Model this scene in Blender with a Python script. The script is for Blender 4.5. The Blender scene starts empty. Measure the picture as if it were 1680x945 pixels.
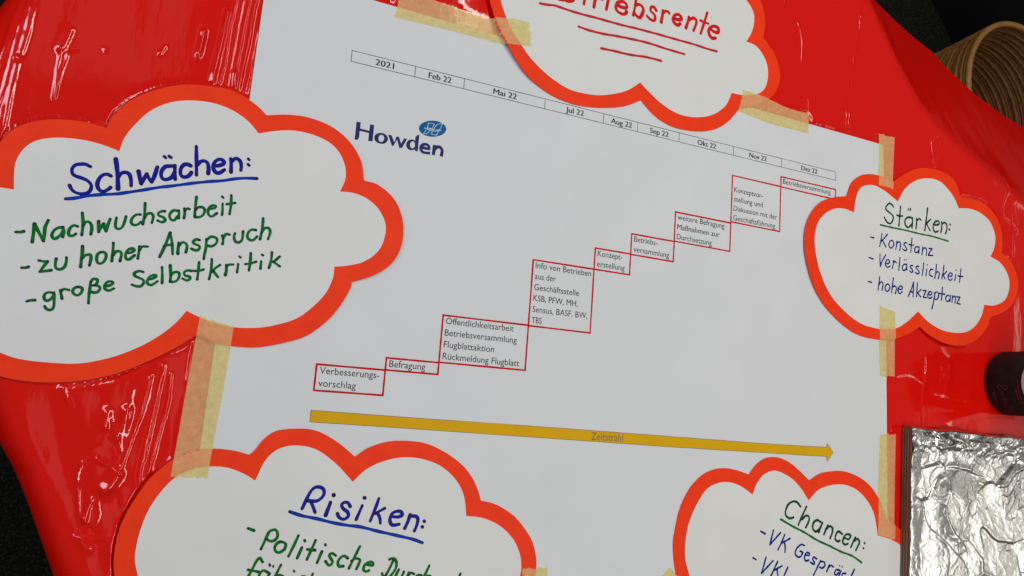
import bpy, bmesh, math, random
import numpy as np
from mathutils import Matrix, Vector
from mathutils.geometry import delaunay_2d_cdt
random.seed(4)
RS = np.random.RandomState(7)

# ------------------------------------------------------------------ camera
# table top is z = 0, X runs along the printed timeline, metres
S = 0.78
M = np.array([[0.91093353, 0.0765672, 0.40538571], [-0.12697426, 0.98696231, 0.0989087], [-0.39252726, -0.1415728, 0.90877912]])
u_, _, v_ = np.linalg.svd(M); M = u_ @ v_
CAM = np.array([-0.16056938, -0.43424474, 0.96337479]) * S
F = 1243.98
scene = bpy.context.scene
COL = scene.collection
cam_d = bpy.data.cameras.new('camera'); cam = bpy.data.objects.new('camera', cam_d); COL.objects.link(cam)
cam_d.sensor_width = 36; cam_d.lens = F / 1680 * 36; cam_d.clip_start = 0.02; cam_d.clip_end = 60
mw = np.eye(4); mw[:3, :3] = M.T; mw[:3, 3] = CAM
cam.matrix_world = Matrix(mw.tolist())
scene.camera = cam

# ------------------------------------------------------------------ light
w = bpy.data.worlds.new('World'); scene.world = w; w.use_nodes = True
bg = w.node_tree.nodes['Background']; bg.inputs[0].default_value = (1.0, 0.98, 0.90, 1); bg.inputs[1].default_value = 1.0
# pale ceiling overhead, dim walls towards the horizon
_nt = w.node_tree; _tc = _nt.nodes.new('ShaderNodeTexCoord'); _sp = _nt.nodes.new('ShaderNodeSeparateXYZ'); _cr = _nt.nodes.new('ShaderNodeValToRGB')
_nt.links.new(_tc.outputs['Generated'], _sp.inputs[0]); _nt.links.new(_sp.outputs[2], _cr.inputs[0]); _nt.links.new(_cr.outputs[0], bg.inputs[0])
_cr.color_ramp.elements[0].position = 0.10; _cr.color_ramp.elements[0].color = (.035, .032, .028, 1)
_cr.color_ramp.elements[1].position = 0.62; _cr.color_ramp.elements[1].color = (.13, .128, .115, 1)
def area(name, loc, target, sx, sy, power, color):
    d = bpy.data.lights.new(name, 'AREA'); d.shape = 'RECTANGLE'; d.size = sx; d.size_y = sy; d.energy = power; d.color = color
    o = bpy.data.objects.new(name, d); COL.objects.link(o); o.location = loc
    o.rotation_euler = (Vector(target) - Vector(loc)).to_track_quat('-Z', 'Y').to_euler()
    return o
area('overhead_area_light', (0.75, 0.10, 1.85), (0.75, 0.10, 0), 0.13, 3.2, 28, (1.0, 0.97, 0.91))
area('overhead_area_light', (5.20, 0.10, 1.85), (5.20, 0.10, 0), 0.26, 3.2, 8, (1.0, 0.94, 0.84))
area('overhead_area_light', (2.95, -.95, 1.85), (2.95, -.95, 0), 0.55, 0.9, 6, (1.0, 0.98, 0.92))  # added so the left part of the foil has something bright to reflect
area('added_fill_panel', (-.42, .85, 1.85), (-.42, .85, 0), 0.45, 0.7, 0.30, (1.0, 0.93, 0.86))  # added dim panel, no known source: lays soft sheen on the upper left vinyl
area('added_fill_panel', (-.30, -.62, 1.85), (-.30, -.62, 0), 0.30, 0.6, 0.22, (1.0, 0.93, 0.86))  # added dim panel for broken reflections in the lower left vinyl
area('added_fill_panel', (4.1, -.9, 1.85), (4.1, -.9, 0), 1.3, 1.5, 2.0, (1.0, 0.97, 0.88))  # added wide dim panel that lifts the right half of the foil to grey
area('window_light', (-1.7, 0.6, 1.70), (0, -.1, 0), 0.34, 2.4, 30, (0.76, 0.83, 1.0))
vs = scene.view_settings
vs.view_transform = 'Standard'; vs.look = 'None'; vs.exposure = 0.0; vs.gamma = 1.0; vs.use_curve_mapping = False

# ------------------------------------------------------------------ helpers
def at(px, py, z=0.0):
    """table-plane point (m) seen at a photograph pixel"""
    px = np.asarray(px, float); py = np.asarray(py, float)
    d = np.stack([(px - 840) / F, -(py - 472.5) / F, -np.ones_like(px)], -1) @ M
    t = (z - CAM[2]) / d[..., 2]
    return (CAM + d * t[..., None])[..., :2]
def depth(px, py):
    p = at(px, py); return -((np.array([p[0], p[1], 0]) - CAM) @ M.T)[2]
def parse(s):
    return [tuple(float(v) for v in t.split(',')) for t in s.split()]
def catmull(P, step):
    P = np.array(P, float)
    if len(P) == 1: return P
    closed = len(P) > 3 and np.allclose(P[0], P[-1])
    if len(P) == 2:
        n = max(2, int(np.ceil(np.linalg.norm(P[1] - P[0]) / step)) + 1)
        return P[0] + (P[1] - P[0]) * np.linspace(0, 1, n)[:, None]
    if closed: Q = np.vstack([P[-2], P, P[1]])
    else: Q = np.vstack([2 * P[0] - P[1], P, 2 * P[-1] - P[-2]])
    out = []
    for i in range(1, len(Q) - 2):
        p0, p1, p2, p3 = Q[i - 1:i + 3]
        n = max(1, int(np.ceil(np.linalg.norm(p2 - p1) / step)))
        t = np.arange(n)[:, None] / n
        out.append(0.5 * ((2 * p1) + (-p0 + p2) * t + (2 * p0 - 5 * p1 + 4 * p2 - p3) * t * t + (-p0 + 3 * p1 - 3 * p2 + p3) * t ** 3))
    out.append(P[-1:]); return np.vstack(out)
def mesh_obj(name, verts, faces, mats, parent=None, smooth=False, **props):
    me = bpy.data.meshes.new(name); me.from_pydata([tuple(map(float, v)) for v in verts], [], [tuple(map(int, f)) for f in faces])
    for m in (mats if isinstance(mats, (list, tuple)) else [mats]): me.materials.append(m)
    me.validate(); me.update()
    if smooth: me.polygons.foreach_set('use_smooth', [True] * len(me.polygons))
    o = bpy.data.objects.new(name, me); COL.objects.link(o)
    if parent: o.parent = parent; o.matrix_parent_inverse = parent.matrix_world.inverted()
    for k, v in props.items(): o[k] = v
    return o
def thing(name, label, cat, loc=(0, 0, 0), group=None):
    o = bpy.data.objects.new(name, None); COL.objects.link(o); o.location = loc; o.empty_display_size = 0.05
    o['label'] = label; o['category'] = cat
    if group: o['group'] = group
    bpy.context.view_layer.update()
    return o
def grid_mesh(name, X, Y, Z, mat, parent=None, **props):
    ny, nx = X.shape
    me = bpy.data.meshes.new(name)
    co = np.stack([X, Y, Z], -1).reshape(-1, 3).astype(np.float32)
    idx = np.arange(ny * nx).reshape(ny, nx)
    q = np.stack([idx[:-1, :-1], idx[:-1, 1:], idx[1:, 1:], idx[1:, :-1]], -1).reshape(-1, 4)
    me.vertices.add(len(co)); me.vertices.foreach_set('co', co.ravel())
    me.loops.add(q.size); me.loops.foreach_set('vertex_index', q.ravel().astype(np.int32))
    me.polygons.add(len(q)); me.polygons.foreach_set('loop_start', (np.arange(len(q)) * 4).astype(np.int32))
    me.polygons.foreach_set('loop_total', np.full(len(q), 4, np.int32))
    me.polygons.foreach_set('use_smooth', np.ones(len(q), bool))
    me.materials.append(mat); me.update(calc_edges=True)
    o = bpy.data.objects.new(name, me); COL.objects.link(o)
    if parent: o.parent = parent; o.matrix_parent_inverse = parent.matrix_world.inverted()
    for k, v in props.items(): o[k] = v
    return o
def noise2(x, y, seed, oct=3, gain=0.5):
    """smooth value noise, wavelength ~1"""
    r = np.random.RandomState(seed); T = r.rand(64, 64) * 2 - 1
    out = 0; a = 1.0; f = 1.0
    for _ in range(oct):
        u = x * f + 17.3 * f; v = y * f + 9.1 * f
        iu = np.floor(u).astype(int); iv = np.floor(v).astype(int); fu = u - iu; fv = v - iv
        fu = fu * fu * fu * (fu * (fu * 6 - 15) + 10); fv = fv * fv * fv * (fv * (fv * 6 - 15) + 10)
        g = lambda a_, b_: T[a_ % 64, b_ % 64]
        out = out + a * ((g(iu, iv) * (1 - fu) + g(iu + 1, iv) * fu) * (1 - fv) + (g(iu, iv + 1) * (1 - fu) + g(iu + 1, iv + 1) * fu) * fv)
        a *= gain; f *= 2.03
    return out
def sstep(a, b, x):
    t = np.clip((x - a) / (b - a), 0, 1); return t * t * (3 - 2 * t)
def inside(P, X, Y):
    r = np.zeros(X.shape, bool); n = len(P)
    for i in range(n):
        x1, y1 = P[i]; x2, y2 = P[(i + 1) % n]
        if y1 == y2: continue
        c = ((y1 > Y) != (y2 > Y)) & (X < (x2 - x1) * (Y - y1) / (y2 - y1) + x1)
        r ^= c
    return r

# ------------------------------------------------------------------ materials
def mat(name, color, rough=0.5, spec=0.5, metal=0.0, noise=None, bump=None, coat=0.0, aniso=None):
    m = bpy.data.materials.new(name); m.use_nodes = True; nt = m.node_tree; b = nt.nodes['Principled BSDF']
    b.inputs['Base Color'].default_value = (*color, 1); b.inputs['Roughness'].default_value = rough
    b.inputs['Metallic'].default_value = metal; b.inputs['Specular IOR Level'].default_value = spec
    b.inputs['Coat Weight'].default_value = coat
    tc = nt.nodes.new('ShaderNodeTexCoord')
    def tex(scale, detail=3, stretch=None, rough_=0.5):
        n = nt.nodes.new('ShaderNodeTexNoise'); n.inputs['Scale'].default_value = scale; n.inputs['Detail'].default_value = detail
        n.inputs['Roughness'].default_value = rough_
        if stretch:
            mp = nt.nodes.new('ShaderNodeMapping'); mp.inputs['Scale'].default_value = stretch
            nt.links.new(tc.outputs['Object'], mp.inputs[0]); nt.links.new(mp.outputs[0], n.inputs[0])
        else: nt.links.new(tc.outputs['Object'], n.inputs[0])
        return n
    if noise:   # (scale, colour2, lo, hi[, stretch])
        n = tex(noise[0], 4, noise[4] if len(noise) > 4 else None, 0.6); r = nt.nodes.new('ShaderNodeMapRange')
        r.inputs[1].default_value = noise[2]; r.inputs[2].default_value = noise[3]
        mx = nt.nodes.new('ShaderNodeMix'); mx.data_type = 'RGBA'
        mx.inputs[6].default_value = (*color, 1); mx.inputs[7].default_value = (*noise[1], 1)
        nt.links.new(n.outputs[0], r.inputs[0]); nt.links.new(r.outputs[0], mx.inputs[0]); nt.links.new(mx.outputs[2], b.inputs['Base Color'])
    if bump:    # (scale, distance m, strength[, stretch])
        n = tex(bump[0], 4, bump[3] if len(bump) > 3 else None)
        bp = nt.nodes.new('ShaderNodeBump'); bp.inputs['Distance'].default_value = bump[1]; bp.inputs['Strength'].default_value = bump[2]
        nt.links.new(n.outputs[0], bp.inputs['Height']); nt.links.new(bp.outputs[0], b.inputs['Normal'])
    return m
def ink_mat(name, color, dark, rough=0.45):
    """felt-tip ink: pools darker where the stroke starts and ends"""
    m = mat(name, color, rough, 0.06); nt = m.node_tree; b = nt.nodes['Principled BSDF']
    at_ = nt.nodes.new('ShaderNodeAttribute'); at_.attribute_name = 'ink'
    tc = nt.nodes.new('ShaderNodeTexCoord'); n = nt.nodes.new('ShaderNodeTexNoise'); n.inputs['Scale'].default_value = 130; n.inputs['Detail'].default_value = 2
    nt.links.new(tc.outputs['Object'], n.inputs[0])
    r = nt.nodes.new('ShaderNodeMapRange'); r.inputs[1].default_value = 0.45; r.inputs[2].default_value = 0.75; r.inputs[4].default_value = 0.55
    nt.links.new(n.outputs[0], r.inputs[0])
    ad = nt.nodes.new('ShaderNodeMath'); ad.operation = 'ADD'; ad.use_clamp = True
    nt.links.new(at_.outputs['Fac'], ad.inputs[0]); nt.links.new(r.outputs[0], ad.inputs[1])
    mx = nt.nodes.new('ShaderNodeMix'); mx.data_type = 'RGBA'
    mx.inputs[6].default_value = (*color, 1); mx.inputs[7].default_value = (*dark, 1)
    nt.links.new(ad.outputs[0], mx.inputs[0]); nt.links.new(mx.outputs[2], b.inputs['Base Color'])
    return m
VINYL = mat('red_vinyl', (0.70, 0.0045, 0.0015), 0.085, 0.46, bump=(60, 0.0012, 0.2, (1.6, 0.5, 1)))
VINYL.node_tree.nodes['Principled BSDF'].inputs['Coat Weight'].default_value = 0.0
PAPER = mat('poster_paper', (0.66, 0.672, 0.68), 0.62, 0.3, noise=(9, (0.635, 0.647, 0.655), 0.35, 0.7), bump=(900, 0.0003, 0.12))
CARDW = mat('white_card', (0.70, 0.70, 0.68), 0.6, 0.3, noise=(12, (0.67, 0.67, 0.645), 0.35, 0.7), bump=(700, 0.0003, 0.12))
ORANGE = mat('orange_card', (0.90, 0.042, 0.005), 0.55, 0.15, noise=(40, (0.84, 0.036, 0.005), 0.4, 0.7), bump=(800, 0.0003, 0.1))
INK_BLUE = ink_mat('blue_ink', (0.002, 0.040, 0.36), (0.018, 0.010, 0.12))
INK_BLUE_D = ink_mat('heading_blue_ink', (0.006, 0.014, 0.27), (0.026, 0.008, 0.10))
INK_NAVY = ink_mat('fine_blue_ink', (0.003, 0.020, 0.24), (0.008, 0.010, 0.07))
INK_GREEN = ink_mat('green_ink', (0.003, 0.150, 0.022), (0.008, 0.045, 0.022))
INK_DGREEN = ink_mat('dark_green_ink', (0.002, 0.075, 0.014), (0.004, 0.016, 0.010))
INK_GREEN2 = ink_mat('bright_green_ink', (0.006, 0.150, 0.014), (0.006, 0.05, 0.012))
INK_RED = ink_mat('red_ink', (0.66, 0.012, 0.008), (0.48, 0.010, 0.010))
INK_RED_L = ink_mat('red_line_ink', (0.52, 0.030, 0.030), (0.45, 0.02, 0.02))
TONER = mat('black_toner', (0.015, 0.015, 0.015), 0.5, 0.2)
TONER_GREY = mat('grey_toner', (0.024, 0.022, 0.022), 0.5, 0.2)
PRINT_RED = mat('print_red', (0.52, 0.010, 0.006), 0.6, 0.1)
GOLD = mat('print_gold', (0.68, 0.37, 0.004), 0.6, 0.1, noise=(25, (0.63, 0.34, 0.005), 0.4, 0.7))
GOLD_EDGE = mat('print_gold_edge', (0.16, 0.10, 0.02), 0.55)
ZEIT = mat('print_taupe', (0.22, 0.12, 0.07), 0.55)
NAVY = mat('print_navy', (0.024, 0.027, 0.120), 0.6, 0.1)
LOGO_BLUE = mat('print_blue', (0.006, 0.105, 0.30), 0.6, 0.1)
LOGO_LINE = mat('print_pale', (0.45, 0.58, 0.62), 0.55)
CARPET = mat('carpet_fibre', (0.010, 0.011, 0.008), 0.95, 0.05, noise=(260, (0.055, 0.056, 0.042), 0.48, 0.75), bump=(500, 0.006, 1.0))
BLACKMATT = mat('matt_black', (0.004, 0.004, 0.004), 0.9, 0.1, bump=(400, 0.002, 0.6))
CUPM = mat('black_carton', (0.008, 0.006, 0.005), 0.55, 0.15, noise=(60, (0.020, 0.012, 0.010), 0.4, 0.7))
CUPRED = mat('carton_red_print', (0.10, 0.014, 0.013), 0.5)
CUPOLIVE = mat('carton_olive_print', (0.06, 0.055, 0.035), 0.5)
CUPWHITE = mat('carton_white_print', (0.5, 0.47, 0.48), 0.5)
PLY_D = mat('dark_ply', (0.080, 0.040, 0.022), 0.6, noise=(60, (0.16, 0.085, 0.045), 0.4, 0.7, (6, 0.3, 6)))
PLY_L = mat('light_ply', (0.26, 0.14, 0.075), 0.6, noise=(60, (0.14, 0.075, 0.04), 0.4, 0.7, (6, 0.3, 6)))
RATTAN = mat('rattan', (0.34, 0.15, 0.035), 0.5, 0.3, noise=(70, (0.17, 0.065, 0.014), 0.35, 0.72, (1, 1, 3)))
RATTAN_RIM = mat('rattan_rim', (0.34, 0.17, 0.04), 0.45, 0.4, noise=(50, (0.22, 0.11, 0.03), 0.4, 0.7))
RATTAN_SHADED = mat('rattan_shaded_inside', (0.22, 0.085, 0.022), 0.6, 0.2, noise=(60, (0.10, 0.035, 0.009), 0.35, 0.72, (1, 1, 3)))  # darker copy of the rattan: shade inside the basket put into the colour
TABLEM = mat('table_laminate', (0.35, 0.33, 0.30), 0.5)
METALM = mat('table_steel', (0.3, 0.3, 0.3), 0.4, metal=1.0)
FOIL = mat('aluminium', (0.83, 0.82, 0.80), 0.27, metal=1.0, bump=(120, 0.0006, 0.2))
def tape_mat():
    m = bpy.data.materials.new('masking_tape'); m.use_nodes = True; nt = m.node_tree; nt.nodes.clear()
    out = nt.nodes.new('ShaderNodeOutputMaterial'); add = nt.nodes.new('ShaderNodeAddShader')
    tr = nt.nodes.new('ShaderNodeBsdfTransparent'); tr.inputs[0].default_value = (0.40, 0.53, 0.36, 1)
    b = nt.nodes.new('ShaderNodeBsdfPrincipled'); b.inputs['Roughness'].default_value = 0.55; b.inputs['Specular IOR Level'].default_value = 0.25
    tc = nt.nodes.new('ShaderNodeTexCoord')
    n = nt.nodes.new('ShaderNodeTexNoise'); n.inputs['Scale'].default_value = 170; n.inputs['Detail'].default_value = 5; n.inputs['Roughness'].default_value = 0.7
    nt.links.new(tc.outputs['Object'], n.inputs[0])
    r = nt.nodes.new('ShaderNodeMapRange'); r.inputs[1].default_value = 0.25; r.inputs[2].default_value = 0.75
    nt.links.new(n.outputs[0], r.inputs[0])
    mx = nt.nodes.new('ShaderNodeMix'); mx.data_type = 'RGBA'
    mx.inputs[6].default_value = (0.41, 0.225, 0.095, 1); mx.inputs[7].default_value = (0.56, 0.355, 0.16, 1)
    nt.links.new(r.outputs[0], mx.inputs[0]); nt.links.new(mx.outputs[2], b.inputs['Base Color'])
    bp = nt.nodes.new('ShaderNodeBump'); bp.inputs['Distance'].default_value = 0.0006; bp.inputs['Strength'].default_value = 0.35
    n2 = nt.nodes.new('ShaderNodeTexNoise'); n2.inputs['Scale'].default_value = 500
    nt.links.new(tc.outputs['Object'], n2.inputs[0]); nt.links.new(n2.outputs[0], bp.inputs['Height']); nt.links.new(bp.outputs[0], b.inputs['Normal'])
    nt.links.new(tr.outputs[0], add.inputs[0]); nt.links.new(b.outputs[0], add.inputs[1]); nt.links.new(add.outputs[0], out.inputs[0])
    return m
TAPE = tape_mat()

# ------------------------------------------------------------------ floor
n = 2
mesh_obj('floor', [(-6, -6, -.74), (8, -6, -.74), (8, 8, -.74), (-6, 8, -.74)], [(0, 1, 2, 3)], CARPET, kind='structure')

# ------------------------------------------------------------------ sheets laid on the table: height of each layer
def und(x, y, k): return 0.0005 * (1 + np.sin(x * 9 + k) * np.cos(y * 11 + 2.1 * k)) * 0.5
Z_POSTER = 0.0006
def z_poster(x, y): return Z_POSTER + und(x, y, 0.3)

def outline(s, step=3.0):
    arcs = [parse(a) for a in s.split('|')]
    out = []
    for i, a in enumerate(arcs):
        if not a: continue
        nx = arcs[(i + 1) % len(arcs)]
        if not nx: nx = arcs[0]
        a = a + [nx[0]]
        if len(a) == 2: out.append(np.array(a[:1])); continue
        out.append(catmull(a, step)[:-1])
    P = np.vstack(out); return at(P[:, 0], P[:, 1])

e1 = at(439, -48); e2 = at(328, 737); dl = (e2 - e1) / np.linalg.norm(e2 - e1)
r1 = at(1448, 238); r2 = at(1453, 673); dr = (r2 - r1) / np.linalg.norm(r2 - r1)
def line(a, b, n): return a + (b - a) * np.linspace(0, 1, n)[:-1][:, None]
P = np.vstack([line(e1, r1, 60), line(r1, at(1452.5, 480), 12), line(at(1452.5, 480), r1 + dr * .594, 24), line(r1 + dr * .594, e1 + dl * .594, 60), line(e1 + dl * .594, e1, 40)])
POSTER = P

CLOUDS = {}
CLOUDS['w'] = dict(
 outer='''-20,262 -5,244 10,223 40,205 83,197 133,200 | 175,210 187,190 213,167 250,150 300,140 350,143 387,152 420,173 | 437,190 470,189 503,193 537,205 563,223 580,243 592,267 | 596,297 620,305 645,328 658,358 660,388 653,415 637,437 610,453 | 577,463 572,478 553,508 530,532 500,552 463,563 420,570 382,568 353,563 | 322,550 293,568 253,588 200,610 150,622 100,627 50,626 0,617 -45,598 -80,560 | -95,500 -105,430 -100,360 -75,300 -45,270''',
 inner='''24,312 24,290 27,266 40,245 60,232 93,227 133,230 167,238 | 196,249 204,228 220,207 247,183 280,169 317,166 353,171 383,183 407,200 | 424,220 450,216 480,215 513,222 540,235 557,253 566,277 565,297 | 557,315 580,318 602,328 620,345 631,370 628,395 617,415 595,430 570,436 | 548,438 545,458 533,482 513,503 487,522 453,533 420,538 383,537 353,531 328,521 | 306,510 290,528 267,547 233,567 187,585 133,596 83,595 33,589 0,578 -35,562 -60,535 | -70,490 -80,430 -75,370 -55,325 -20,308''')
CLOUDS['r'] = dict(
 outer='''188,945 187,920 190,893 200,857 220,820 247,783 277,758 300,745 327,738 353,736 383,739 | 409,746 418,738 433,720 453,707 487,703 520,707 553,725 | 582,749 603,735 633,725 663,723 697,727 730,742 757,762 773,782 783,803 | 788,821 812,827 840,844 860,867 873,890 879,920 876,945 | 868,975 885,1010 870,1060 800,1110 700,1125 | 610,1100 540,1140 420,1150 | 330,1105 260,1090 210,1040 190,990''',
 inner='''227,945 222,920 223,900 230,870 243,837 263,807 287,783 313,770 343,765 373,767 400,777 | 418,788 421,783 433,758 450,740 470,732 493,731 520,738 550,760 | 578,790 600,770 627,757 660,750 693,753 723,765 747,787 760,813 | 764,846 793,850 820,863 840,883 850,903 854,923 852,945 | 840,985 850,1020 830,1060 770,1090 690,1100 | 610,1070 530,1110 430,1120 | 340,1075 290,1060 245,1020 228,980''')
CLOUDS['b'] = dict(
 outer='''800,0 805,20 813,47 827,73 842,98 860,123 880,141 907,159 940,172 973,177 1007,177 1030,173 | 1050,165 1067,185 1087,201 1113,212 1147,216 1173,212 1193,200 | 1211,180 1228,176 1245,172 1260,163 1270,153 1278,133 1277,113 1270,90 1260,75 | 1251,63 1254,40 1252,20 1245,0 1225,-25 1195,-40 | 1165,-45 1140,-80 1090,-105 1040,-105 | 1000,-90 950,-115 890,-115 | 845,-85 815,-60 800,-30''',
 inner='''818,0 823,20 833,47 842,62 857,84 873,103 900,127 930,146 957,154 983,157 1010,154 1030,148 | 1049,136 1067,155 1087,173 1113,188 1140,193 1167,189 1187,176 1195,163 | 1199,153 1220,157 1240,155 1252,147 1258,130 1257,107 1248,87 1237,75 | 1223,69 1232,53 1236,33 1233,17 1222,0 1205,-15 1185,-20 | 1155,-25 1130,-60 1090,-80 1040,-80 | 1000,-65 950,-90 895,-90 | 855,-65 828,-40 817,-20''')
CLOUDS['s'] = dict(
 outer='''1442,558 1410,551 1383,535 1353,505 1333,472 1322,438 1317,408 1318,378 1327,352 1343,333 1363,325 | 1387,322 1394,302 1407,290 1422,286 1439,288 1452,293 | 1464,299 1480,287 1503,277 1527,277 1550,285 1565,298 | 1575,324 1593,327 1613,335 1630,352 1640,375 1643,398 | 1642,415 1657,430 1667,452 1668,475 1660,498 1643,513 | 1623,520 1617,538 1600,557 1580,566 1560,567 1540,561 1520,549 | 1507,536 1490,547 1467,556''',
 inner='''1440,540 1413,532 1387,514 1360,484 1343,449 1335,418 1333,392 1338,368 1350,352 1367,343 1383,343 | 1399,349 1402,328 1407,313 1417,305 1433,305 1450,314 | 1471,331 1483,310 1500,297 1520,293 1540,298 1556,314 1565,328 | 1571,342 1590,343 1607,350 1623,365 1631,388 1629,408 | 1623,421 1640,432 1652,452 1654,472 1647,492 1630,501 | 1613,500 1608,518 1597,535 1580,545 1560,546 1540,541 1520,528 | 1504,511 1487,527 1467,539''')
CLOUDS['c'] = dict(
 outer='''1108,945 1104,917 1103,890 1107,863 1113,837 1123,813 1137,792 1157,775 1180,768 1203,770 | 1227,778 1238,763 1253,752 1273,750 1293,758 1310,772 | 1326,788 1343,777 1363,773 1383,773 1407,782 1427,798 1442,822 | 1452,852 1468,862 1490,885 1502,920 1495,960 | 1475,990 1450,1020 1400,1050 1340,1055 | 1290,1035 1240,1045 1180,1030 | 1140,1005 1118,975''',
 inner='''1130,945 1123,917 1123,890 1128,860 1140,830 1157,803 1177,792 1195,791 1213,797 | 1233,811 1240,793 1252,778 1270,772 1293,782 1310,798 | 1325,821 1340,804 1360,796 1383,795 1403,803 1420,820 1432,843 | 1438,878 1460,885 1477,897 1484,925 1478,955 | 1450,980 1430,1005 1390,1028 1340,1030 | 1290,1012 1240,1022 1185,1008 | 1155,985 1138,965''')
for k, c in CLOUDS.items():
    c['O'] = outline(c['outer']); c['I'] = outline(c['inner'])
def lift(k, x, y):
    if k == 'b':   # left edge of the top card stands a little off the paper
        p = at(825, 60); return 0.0045 * np.exp(-(((x - p[0]) / .05) ** 2 + ((y - p[1]) / .06) ** 2))
    if k == 'w':
        p = at(-60, 430); q = at(640, 350)
        return 0.002 * np.exp(-(((x - p[0]) / .08) ** 2 + ((y - p[1]) / .1) ** 2)) + 0.002 * np.exp(-(((x - q[0]) / .05) ** 2 + ((y - q[1]) / .06) ** 2))
    if k == 's':
        p = at(1330, 420); q = at(1560, 560)
        return 0.002 * np.exp(-(((x - p[0]) / .05) ** 2 + ((y - p[1]) / .06) ** 2)) + 0.003 * np.exp(-(((x - q[0]) / .05) ** 2 + ((y - q[1]) / .05) ** 2))
    if k == 'r':
        p = at(200, 850); return 0.003 * np.exp(-(((x - p[0]) / .05) ** 2 + ((y - p[1]) / .06) ** 2))
    return 0.0 * x
KI = dict(w=1.1, r=2.3, b=3.9, s=5.0, c=6.2)
def z_card(k, x, y): return Z_POSTER + 0.0009 + und(x, y, KI[k]) + lift(k, x, y)

def sheet(name, P, zf, thick, m, parent, grid=0.012, **props):
    """a cut sheet: outline P (m), top at zf, own thickness"""
    if np.sum(P[:, 0] * np.roll(P[:, 1], -1) - np.roll(P[:, 0], -1) * P[:, 1]) < 0: P = P[::-1]
    n = len(P); gx = np.arange(P[:, 0].min(), P[:, 0].max(), grid); gy = np.arange(P[:, 1].min(), P[:, 1].max(), grid)
    X, Y = np.meshgrid(gx, gy); ok = inside(P, X, Y); G = np.stack([X[ok], Y[ok]], -1)
    if len(G):
        d = np.min(np.hypot(G[:, None, 0] - P[None, :, 0], G[:, None, 1] - P[None, :, 1]), 1); G = G[d > grid * .25]
    V = [Vector(v) for v in P.tolist()] + [Vector(v) for v in G.tolist()]
    vv, _, ff, *_ = delaunay_2d_cdt(V, [], [list(range(n))], 1, 1e-7)
    A = np.array([(v.x, v.y) for v in vv]); z = zf(A[:, 0], A[:, 1])
    verts = [(a[0], a[1], zz) for a, zz in zip(A, z)]
    faces = []
    for f in ff:
        f = list(f); a, b, c = (A[i] for i in f[:3])
        if (b[0] - a[0]) * (c[1] - a[1]) - (b[1] - a[1]) * (c[0] - a[0]) < 0: f = f[::-1]
        faces.append(f)
    zP = zf(P[:, 0], P[:, 1]); b0 = len(verts)
    verts += [(p[0], p[1], zz) for p, zz in zip(P, zP)] + [(p[0], p[1], zz - thick) for p, zz in zip(P, zP)]
    for i in range(n):
        j = (i + 1) % n; faces.append((b0 + i, b0 + n + i, b0 + n + j, b0 + j))
    return mesh_obj(name, verts, faces, m, parent, **props)

def ribbon(V, Fc, K, P, width, zf, z0, cap=True, taper=0.0):
    """append a flat round-ended stroke along P (m)"""
    P = np.array(P, float)
    if len(P) > 1:
        seg = np.r_[True, np.hypot(*np.diff(P, axis=0).T) > 1e-6]; P = P[seg]
    r = width / 2 * 1.10
    if len(P) == 1:
        b = len(V); a = np.linspace(0, 2 * np.pi, 13)[:-1]
        for t in a: x, y = P[0][0] + r * np.cos(t), P[0][1] + r * np.sin(t); V.append((x, y, float(zf(x, y)) + z0)); K.append(1.0)
        Fc.append(list(range(b, b + 12))); return
    T = np.gradient(P, axis=0); T /= np.hypot(T[:, 0], T[:, 1])[:, None] + 1e-12
    N = np.stack([-T[:, 1], T[:, 0]], -1)
    L = np.r_[0, np.cumsum(np.hypot(*np.diff(P, axis=0).T))]
    rr = r * (1 + 0.10 * np.sin(L / width * 0.9 + z0 * 3e5)) * (1 - taper * L / L[-1])
    pts = []
    if cap:
        for t in (80, 50, 25): c = math.cos(math.radians(t)); s = math.sin(math.radians(t)); pts.append((P[0] - T[0] * rr[0] * s, N[0] * rr[0] * c, 0.0))
    for p, nn, q, l in zip(P, N, rr, L): pts.append((p, nn * q, l))
    if cap:
        for t in (25, 50, 80): c = math.cos(math.radians(t)); s = math.sin(math.radians(t)); pts.append((P[-1] + T[-1] * rr[-1] * s, N[-1] * rr[-1] * c, L[-1]))
    b = len(V); m = len(pts)
    for i, (p, o, l) in enumerate(pts):
        ink = max(0, 1 - min(l, L[-1] - l) / (width * 0.9))
        for sgn in (1, -1):
            q = p + sgn * o; V.append((q[0], q[1], float(zf(q[0], q[1])) + z0 + 6e-6 * i / m)); K.append(ink)
    for i in range(m - 1): Fc.append((b + 2 * i + 1, b + 2 * i + 3, b + 2 * i + 2, b + 2 * i))
def strokes(name, crop, data, wpx, zf, m, parent, z0=6e-5, cap=True, **props):
    """data: strokes separated by ';', points in a crop of the photograph (x0, y0, scale)"""
    x0, y0, s = crop; V, Fc, K = [], [], []
    for i, st in enumerate(d for d in data.split(';') if d.strip()):
        ww = wpx
        if '@' in st: ww, st = st.split('@'); ww = float(ww)
        P = np.array(parse(st)); P = catmull(P, 6.0) / s + (x0, y0)
        dm = depth(*P.mean(0)) / F
        ribbon(V, Fc, K, at(P[:, 0], P[:, 1]), ww * dm, zf, z0 + (i % 7) * 1.3e-5, cap)
    o = mesh_obj(name, V, Fc, m, parent, **props)
    a = o.data.attributes.new('ink', 'FLOAT', 'POINT')
    if len(a.data) == len(K): a.data.foreach_set('value', K)
    return o
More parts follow.
